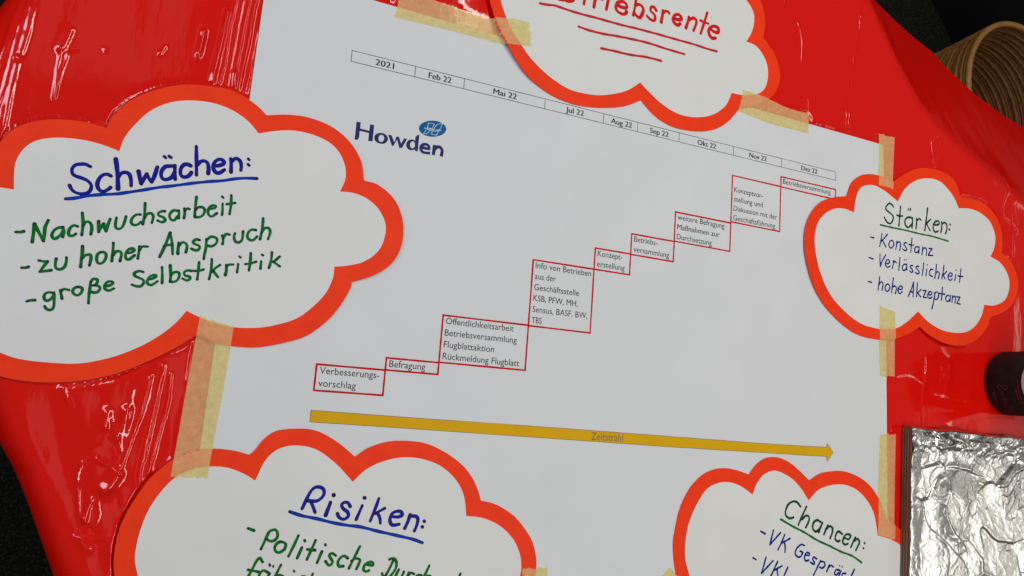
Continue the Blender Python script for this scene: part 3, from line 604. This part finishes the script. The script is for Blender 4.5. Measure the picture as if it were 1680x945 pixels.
strokes('handwriting', J_, '105,645 155,660;280,595 265,690 245,790;360,605 310,670 260,720;280,690 310,740 340,800;435,700 395,720 385,770 410,815 450,790 460,740 435,700;510,710 500,780 490,835;515,740 545,720 565,760 550,850;665,740 630,735 615,765 640,795 660,830 635,855 595,830;740,665 730,770 720,880;695,760 730,768 765,770;835,800 800,795 780,830 785,875 820,880 850,840;850,798 845,892;905,800 900,860 890,915;905,835 940,810 965,850 955,925;1000,820 1050,825;1050,825 1010,880 990,925;990,925 1060,928', 2.3, zt, INK_NAVY, t)
strokes('handwriting', K_, '80,120 145,140;248,70 250,170 252,255;252,255 290,160 338,80;345,215 385,205 395,175 365,150 335,190 335,240 365,270 400,250;455,170 450,230 435,285;455,200 480,180 500,200;555,120 545,220 535,315;1.8@622,152 628,158;1.8@648,153 654,159;655,225 620,225 590,260 600,310 635,310 655,270;660,220 658,310;750,245 725,240 710,265 735,295 750,325 735,350 705,325;845,260 820,250 800,275 830,310 850,345 825,370 790,345;918,205 908,300 895,390;1.9@973,228 978,234;965,300 960,350 952,395;1060,305 1030,300 1005,340 1010,385 1055,410;1115,225 1105,330 1088,435;1105,360 1135,335 1160,370 1138,445;1230,240 1215,350 1195,445;1270,330 1240,365 1210,385;1215,380 1245,445;1300,400 1345,405 1355,370 1325,355 1295,390 1295,440 1325,470 1355,445;1.9@1413,308 1418,316;1410,380 1395,470;1490,295 1480,400 1465,500;1445,400 1480,408 1520,410', 2.3, zt, INK_NAVY, t)
strokes('handwriting', K_, '70,485 120,500;243,415 235,500 220,615;230,540 265,490 295,520 280,620;360,525 330,560 335,620 365,635 395,600 395,550 360,525;453,435 440,540 425,655;440,570 475,555 500,590 485,670;535,605 580,605 590,570 560,555 525,600 530,650 555,670 590,645;680,715 730,600 765,495;765,495 762,600 755,715;715,640 760,650;822,505 815,610 808,715;875,610 845,640 815,665;825,660 870,720;905,625 955,625;955,625 910,725;910,725 960,735;985,685 1030,690 1040,655 1010,640 980,680 980,725 1010,745 1040,725;1085,655 1075,750 1038,905;1085,670 1120,645 1145,690 1120,755 1080,755;1205,575 1195,670 1182,770;1155,665 1195,678 1235,680;1305,705 1275,700 1250,740 1260,785 1300,780 1320,740;1325,700 1315,790;1355,705 1345,805;1355,735 1390,710 1400,750 1390,820;1420,720 1470,725;1470,725 1420,820;1420,820 1470,832', 2.4, zt, INK_NAVY, t)
# Risiken
t, zt = cloud('r', 'lower left cloud card reading Risiken in blue above slanted green handwriting')
L_ = (460, 785, 6.72); M_ = (390, 850, 8.4); N_ = (570, 860, 8.4)
strokes('handwriting', L_, '235,330 280,235 330,140 380,95 430,92 470,115 478,160 450,210 390,245 300,242;5.4@335,255 360,320 378,368;6@583,178 584,182;6@548,260 495,400;765,305 740,265 700,260 670,290 690,330 735,365 745,405 720,435 680,445 640,420 625,385;6@921,210 924,211;4.8@898,295 830,448;5@1080,218 1040,330 985,465;4.6@1145,325 1090,355 1035,385;4.8@1065,375 1090,430 1097,488;1225,415 1290,420 1335,400 1325,365 1280,358 1225,385 1202,450 1215,498 1250,510 1305,500;5.8@1425,400 1400,470 1365,545;1440,410 1490,415 1510,450 1495,520 1470,575;5.6@1579,467 1582,469;6@1557,529 1560,531', 5.2, zt, INK_BLUE_D, t)
strokes('underline', L_, '100,362 230,405 400,440 560,480 720,510 880,530 1080,580 1260,620 1450,665 1560,705', 4.9, zt, INK_BLUE, t, 4e-5)
strokes('handwriting', M_, '140,135 220,165;318,420 360,330 400,240 440,175 510,155 545,200 535,270 480,310 430,305 395,280;590,320 530,350 505,410 530,460 580,462 640,420 655,350 590,320;832,235 770,370 695,520;3.8@915,298 923,312;880,400 815,545;1068,300 1010,430 948,565;955,425 1060,435;3.8@1202,355 1206,370;1155,455 1088,610;1345,510 1300,480 1260,500 1270,540 1300,590 1280,635 1245,640 1205,590;1510,545 1460,515 1410,540 1375,600 1390,655 1450,655', 4.4, zt, INK_GREEN2, t)
strokes('handwriting', N_, '165,300 100,430 15,600;50,500 110,465 165,485 150,540 118,610;260,545 340,560 340,520 290,515 230,560 215,620 250,645 290,630;570,480 610,465 650,480 670,540 650,620 600,690 550,740 490,725 470,670;625,490 580,590 520,700;700,620 660,700 650,750 690,770;770,650 730,740 720,780;840,660 800,760;830,700 870,665 910,680;1010,700 960,700 920,750 940,790;1120,565 1060,690 1010,790;1050,730 1100,705 1140,720 1110,800;1300,760 1250,755 1260,800;1400,800 1440,790 1430,770;1548,675 1500,790;1470,750 1560,765', 4.2, zt, INK_GREEN2, t)
strokes('handwriting', M_, '340,600 305,545 260,580 200,690 140,800;140,705 220,720 290,735;3.4@435,632 440,648;3.4@484,652 488,664;410,740 350,715 300,760 290,830;435,755 400,830;590,640 540,740 500,830;520,800 570,780 620,800;3.4@771,718 773,732;740,810 720,850;1030,760 1000,830;880,800 920,800', 4.2, zt, INK_GREEN2, t)
# Chancen
t, zt = cloud('c', 'lower right cloud card reading Chancen in green, partly under the foil covered board')
O_ = (1220, 810, 7.0)
strokes('handwriting', O_, '640,145 600,95 550,88 500,120 470,190 475,250 520,280 560,268;708,145 660,250 615,355;660,290 700,250 735,260 735,310 700,385;3.8@870,320 830,300 790,330 780,390 810,430 850,410 885,350;890,330 850,440;955,360 930,410 908,465;940,400 975,370 1005,390 1005,440 980,510;1120,460 1075,430 1045,470 1040,520 1070,545 1090,535;1140,500 1190,520 1215,480 1180,460 1140,490 1125,550 1150,580 1185,570;1270,500 1245,550 1218,610;1260,540 1295,515 1315,560 1275,645;3@1373,562 1377,568;3@1360,620 1364,625', 3.5, zt, INK_DGREEN, t)
strokes('underline', O_, '412,290 540,365 700,450 830,530 960,590 1100,660 1230,710 1340,785', 3.2, zt, INK_GREEN2, t, 4e-5)
strokes('handwriting', O_, '185,428 235,457;330,415 290,580;290,580 410,445;460,465 430,540 382,640;520,510 430,560;455,555 465,610 462,670;685,590 650,580 600,620 580,680 600,715 640,720 665,670;635,655 665,670 660,690;695,700 740,705 740,680 710,675 685,720 700,765 735,760;825,745 795,725 780,750 800,780 795,805 755,785;870,765 835,840 790,930;870,775 910,780 920,820 890,850 860,840;970,815 940,890;965,840 990,820 1015,835;2.2@1088,820 1092,825;2.2@1116,833 1120,838;1090,875 1050,870 1030,910 1050,930 1080,900;1105,885 1080,940;1160,910 1120,915 1115,960;1258,865 1220,945;95,732 130,752;245,725 195,910;195,910 325,765;378,775 300,945;430,825 340,875;370,870 385,950;495,840 445,955', 2.9, zt, INK_NAVY, t)

# ------------------------------------------------------------------ masking tape
RG = RS
def layer_z(X, Y):
    """top of the sheets below, softened over 2.5 mm as tape bridges each edge"""
    acc = 0
    offs = [(0, 0)] + [(.0022 * math.cos(a), .0022 * math.sin(a)) for a in np.linspace(0, 2 * np.pi, 9)[:-1]]
    for ox, oy in offs:
        z = np.full(X.shape, .0004)
        z = np.where(inside(POSTER, X + ox, Y + oy), z_poster(X, Y), z)
        for k, c in CLOUDS.items():
            z = np.where(inside(c['O'], X + ox, Y + oy), np.maximum(z, z_card(k, X, Y) + .00045), z)
        acc = acc + z
    m = acc / len(offs)
    own = np.full(X.shape, .0004)
    own = np.where(inside(POSTER, X, Y), z_poster(X, Y), own)
    for k, c in CLOUDS.items(): own = np.where(inside(c['O'], X, Y), np.maximum(own, z_card(k, X, Y) + .00045), own)
    return np.maximum(m, own)
def tape(label, A, B, C_, D, seed):
    """strip with torn ends; long sides A->B and D->C_ are pixel polylines, ends A-D and B-C torn"""
    a = catmull(parse(A), 3.0); d = catmull(parse(D), 3.0)
    n = 70; m = 16
    def res(q):
        L = np.r_[0, np.cumsum(np.hypot(*np.diff(q, axis=0).T))]; t = np.linspace(0, L[-1], n); return np.stack([np.interp(t, L, q[:, 0]), np.interp(t, L, q[:, 1])], -1)
    a = at(*res(a).T); d = at(*res(d).T)
    s = np.linspace(0, 1, m)
    X = a[:, None, :] * (1 - s)[None, :, None] + d[:, None, :] * s[None, :, None]
    r = np.random.RandomState(seed)
    for e, sg in ((0, -1), (n - 1, 1)):   # torn ends
        dirv = X[e] - X[e + (1 if e == 0 else -1)]; dirv /= np.linalg.norm(dirv, axis=-1)[:, None]
        X[e] += dirv * (r.rand(m)[:, None] - .4) * .0022
    xx, yy = X[..., 0], X[..., 1]
    Z = layer_z(xx, yy) + .00032 + .0001 * np.abs(noise2(xx * 60, yy * 60, seed, 2))
    o = grid_mesh('masking_tape', xx, yy, Z, TAPE, label=label, category='tape', group='masking tape strips')
    me = o.data
    if me.polygons[len(me.polygons) // 2].normal.z < 0: me.flip_normals()
    return o
for t_ in TAPES: tape(t_[0], t_[1], None, None, t_[2], t_[3])

# ------------------------------------------------------------------ plywood board with foil
bA = at(1478.5, 700); bB = at(1474, 960); BH = .0115
dirn = (bB - bA) / np.linalg.norm(bB - bA); side = np.array([-dirn[1], dirn[0]]); side = side if side[0] > 0 else -side
brd = thing('wooden_board', 'dark layered wooden board lying on the red vinyl under the foil', 'board', (bA[0], bA[1], .002))
Wd, Ln = .30, .30
def slab(name, o, s, dl_, w_, l_, z0_, z1_, m, parent, r=.004):
    """rounded-corner slab; o corner, s side dir, dl_ length dir"""
    pts = []
    for (u, v, a0) in ((r, r, 180), (w_ - r, r, 270), (w_ - r, l_ - r, 0), (r, l_ - r, 90)):
        for k in range(5): a = math.radians(a0 + k * 22.5); pts.append((u + r * math.cos(a), v + r * math.sin(a)))
    P = np.array([o + s * u + dl_ * v for u, v in pts]); n = len(P)
    V = [(p[0], p[1], z1_) for p in P] + [(p[0], p[1], z0_) for p in P]
    f = [tuple(range(n - 1, -1, -1)), tuple(range(n, 2 * n))] + [(i, (i + 1) % n, (i + 1) % n + n, i + n) for i in range(n)]
    ob = mesh_obj(name, V, f, m, parent); bmz = bmesh.new(); bmz.from_mesh(ob.data); bmesh.ops.recalc_face_normals(bmz, faces=bmz.faces); bmz.to_mesh(ob.data); bmz.free(); return ob
z = .0024; lay = [(.0022, 1), (.0018, 0), (.0023, 1), (.0017, 0), (.0024, 1), (.0019, 0), (.0016, 1)]
for i, (th, lt) in enumerate(lay):
    ins = 0.0 if lt else .0004
    slab('ply', bA + side * ins + dirn * ins, side, dirn, Wd, Ln, z, z + th - .0001, PLY_L if lt else PLY_D, brd)
    z += th
ZB = z
# foil
n1, n2 = 420, 460
u = np.linspace(-.0005, Wd + .01, n1); v = np.linspace(-.003, Ln + .005, n2); U, Vv = np.meshgrid(u, v)
def crumple(U, V, seed, sc):
    wx = noise2(U / sc * .6, V / sc * .6, seed + 1, 2) * .9; wy = noise2(U / sc * .6 + 5, V / sc * .6, seed + 2, 2) * .9
    r = np.random.RandomState(seed); a = U / sc + wx; b = V / sc + wy
    ia = np.floor(a).astype(int); ib = np.floor(b).astype(int); T = r.rand(64, 64, 5)
    best = np.full(U.shape, 9.0); h = np.zeros(U.shape)
    for da in (-1, 0, 1):
        for db in (-1, 0, 1):
            c = T[(ia + da) % 64, (ib + db) % 64]
            dx = a - (ia + da + c[..., 0]); dy = b - (ib + db + c[..., 1]); dd = dx * dx + dy * dy
            hh = (c[..., 2] - .5) * 1.5 * dx + (c[..., 3] - .5) * 1.5 * dy + dd * .35
            m = dd < best; best = np.where(m, dd, best)
            h = np.where(m, hh, h)
    return h
def blur(Z, k):
    for _ in range(k):
        Z = (np.roll(Z, 1, 0) + np.roll(Z, -1, 0) + 2 * Z) / 4; Z = (np.roll(Z, 1, 1) + np.roll(Z, -1, 1) + 2 * Z) / 4
    return Z
f1 = blur(crumple(U, Vv, 3, .060), 5) * .0050; f2 = blur(crumple(U, Vv, 8, .020), 2) * .0012; f3 = blur(crumple(U, Vv, 13, .0085), 1) * .00055
f1 -= f1.min()
edgeband = np.exp(-((Vv - .018) / .016) ** 2)
Zf = .0012 + f1 * sstep(0, .02, U) + f2 * (.6 + .9 * edgeband) + f3 * (.6 + 1.6 * edgeband) + .004 * edgeband * (1 + noise2(U / .03, Vv / .01, 77, 2)) * .5
Zf += .0020 * sstep(.04, .07, U) * (1 - sstep(.075, .12, U))
Zf = np.maximum(Zf, .0004) 
drop = sstep(.001, -.003, Vv)
Zt = ZB + Zf * (1 - drop) - drop * .004
uj = .0012 * noise2(Vv / .012, Vv * 0, 55, 2) * (1 - sstep(0, .01, U)) ; vj = .003 * noise2(U / .03, U * 0, 56, 2) * (1 - sstep(0, .02, Vv + .01))
Xf = bA[0] + side[0] * (U + uj) + dirn[0] * (Vv + vj); Yf = bA[1] + side[1] * (U + uj) + dirn[1] * (Vv + vj)
fo = grid_mesh('aluminium_foil', Xf, Yf, Zt, FOIL, label='crumpled sheet of aluminium foil lying over the wooden board', category='foil')
if fo.data.polygons[1000].normal.z < 0: fo.data.flip_normals()

# ------------------------------------------------------------------ black carton cup
cx, cy, cr, chh = 1.018, -.262, .0475, .135
cup = thing('black_container', 'black round container with small red lettering standing on the vinyl at the right edge', 'container', (cx, cy, .001))
prof = [(.001, 0.0), (.001, cr * .92), (.0018, cr * .97), (.004, cr), (.03, cr * 1.003), (.09, cr * 1.006), (chh - .006, cr * 1.01), (chh - .002, cr * 1.0), (chh, cr * .98), (chh - .001, cr * .9), (chh - .004, cr * .88), (chh - .004, 0)]
tube('body', [(cx, cy, z, r) for z, r in prof], CUPM, cup, 72)
ang0 = math.atan2(CAM[1] - cy, CAM[0] - cx)
def cup_stroke(name, data, wd, m):
    V, Fc = [], []
    for i, st in enumerate(data.split(';')):
        Q = catmull(parse(st), .8); T = np.gradient(Q, axis=0); T /= np.hypot(T[:, 0], T[:, 1])[:, None] + 1e-9; N = np.stack([-T[:, 1], T[:, 0]], -1)
        b = len(V)
        for q, nn in zip(Q, N):
            for sg in (1, -1):
                p = q + sg * nn * wd / 2; a = ang0 + p[0] * .001 / cr; r = cr * 1.007 + .00025 + i * 1e-5
                V.append((cx + r * math.cos(a), cy + r * math.sin(a), p[1] * .001))
        for k in range(len(Q) - 1): Fc.append((b + 2 * k, b + 2 * k + 1, b + 2 * k + 3, b + 2 * k + 2))
    o = mesh_obj(name, V, Fc, m, cup); return o
# s grows counter-clockwise seen from above = towards the viewer's lower side of the picture
SCR = '2,31 6,35 9,31 5,27 2,23 6,20 10,24;11,23 13,27 15,23 17,27 18,23;22,30 22,22;21,27 26,30;25,27 24,22;27,26 29,23 31,27;34,33 38,29 35,22;38,30 41,24 43,30;43,23 46,29 48,22'
cup_stroke('script_lettering', SCR, .9, CUPRED)
cup_stroke('small_lettering', '12,14 14,11;15,14 17,11;18,14 18,11;20,14 22,11;24,14 26,11;28,14 29,11;31,14 33,11', .8, CUPOLIVE)
cup_stroke('small_lettering', '-6,50 -4,50;-3,50 0,50;1,50 5,50;6,50 9,50;10,50 14,50;15,50 19,50;20,50 24,50;25,50 31,50;8,46 12,46;13,46 17,46;18,46 24,46;26,46 31,46', 1.5, CUPRED)
cup_stroke('white_band', '-22,60 -10,58 0,57.5 10,58 22,60', 5.0, CUPWHITE)

# ------------------------------------------------------------------ rattan basket
bx, by, br, bz = 1.696, .482, .1955, -.40
bk = thing('rattan_basket', 'round brown rattan basket on the dark carpet beyond the table', 'basket', (bx, by, -.74))
def rings_wall(name, r_top, r_bot, z_top, z_bot, inner, m):
    nR = 42; pr = []; hs = np.r_[0, np.cumsum(.7 + .6 * np.random.RandomState(3).rand(nR))]; hs /= hs[-1]
    for i in range(nR):
        t = hs[i]; z0 = z_top + (z_bot - z_top) * t; zz = (z_bot - z_top) * (hs[i + 1] - t); r = r_top + (r_bot - r_top) * t + .0016 * math.sin(i * 2.4)
        for k in range(5):
            a = k / 5; bulge = .0021 * math.sin(math.pi * a)
            pr.append((bx, by, z0 + zz * a, r + (-bulge if inner else bulge)))
    o = tube(name, pr, m, bk, 120); return o
w1 = rings_wall('woven_wall', br, br * .86, bz, -.735, False, RATTAN)
w2 = rings_wall('woven_lining', br - .007, br * .86 - .007, bz, -.73, True, RATTAN_SHADED)
if True:
    V, Fc = [], []; n, m_ = 140, 14
    for i in range(n):
        a = 2 * np.pi * i / n
        for k in range(m_):
            b = 2 * np.pi * k / m_; rr = br - .0035 + .0070 * math.cos(b); V.append((bx + rr * math.cos(a), by + rr * math.sin(a), bz + .004 + .0070 * math.sin(b)))
    for i in range(n):
        for k in range(m_):
            Fc.append((i * m_ + k, ((i + 1) % n) * m_ + k, ((i + 1) % n) * m_ + (k + 1) % m_, i * m_ + (k + 1) % m_))
    mesh_obj('rim', V, Fc, RATTAN_RIM, bk, True)
tube('base', [(bx, by, -.728, 0.0), (bx, by, -.728, br * .85), (bx, by, -.738, br * .85)], RATTAN_SHADED, bk, 60)

# ------------------------------------------------------------------ black bag on the carpet behind the basket, an assumed dark form
blob_c = at(1640, -40, -.5); 
blob = None
nb, mb = 60, 30; V, Fc = [], []
for i in range(mb + 1):
    ph = math.pi / 2 * i / mb
    for k in range(nb):
        a = 2 * np.pi * k / nb; sq = 1 / (abs(math.cos(a)) ** 4 + abs(math.sin(a)) ** 4) ** .25
        r = math.cos(ph) ** .35 * sq * (1 + .03 * math.sin(5 * a + i * .3)); X_ = r * .46 * math.cos(a); Y_ = r * .36 * math.sin(a)
        ca, sa = math.cos(-.9), math.sin(-.9)
        V.append((2.16 + X_ * ca - Y_ * sa, 1.10 + X_ * sa + Y_ * ca, -.74 + .30 * math.sin(ph) * (1 + .05 * math.sin(3 * a))))
for i in range(mb):
    for k in range(nb): j = (k + 1) % nb; Fc.append((i * nb + k, i * nb + j, (i + 1) * nb + j, (i + 1) * nb + k))
mesh_obj('black_blob', V, Fc, BLACKMATT, None, True, label='matt black rounded bag on the carpet in the dark upper right corner', category='blob')
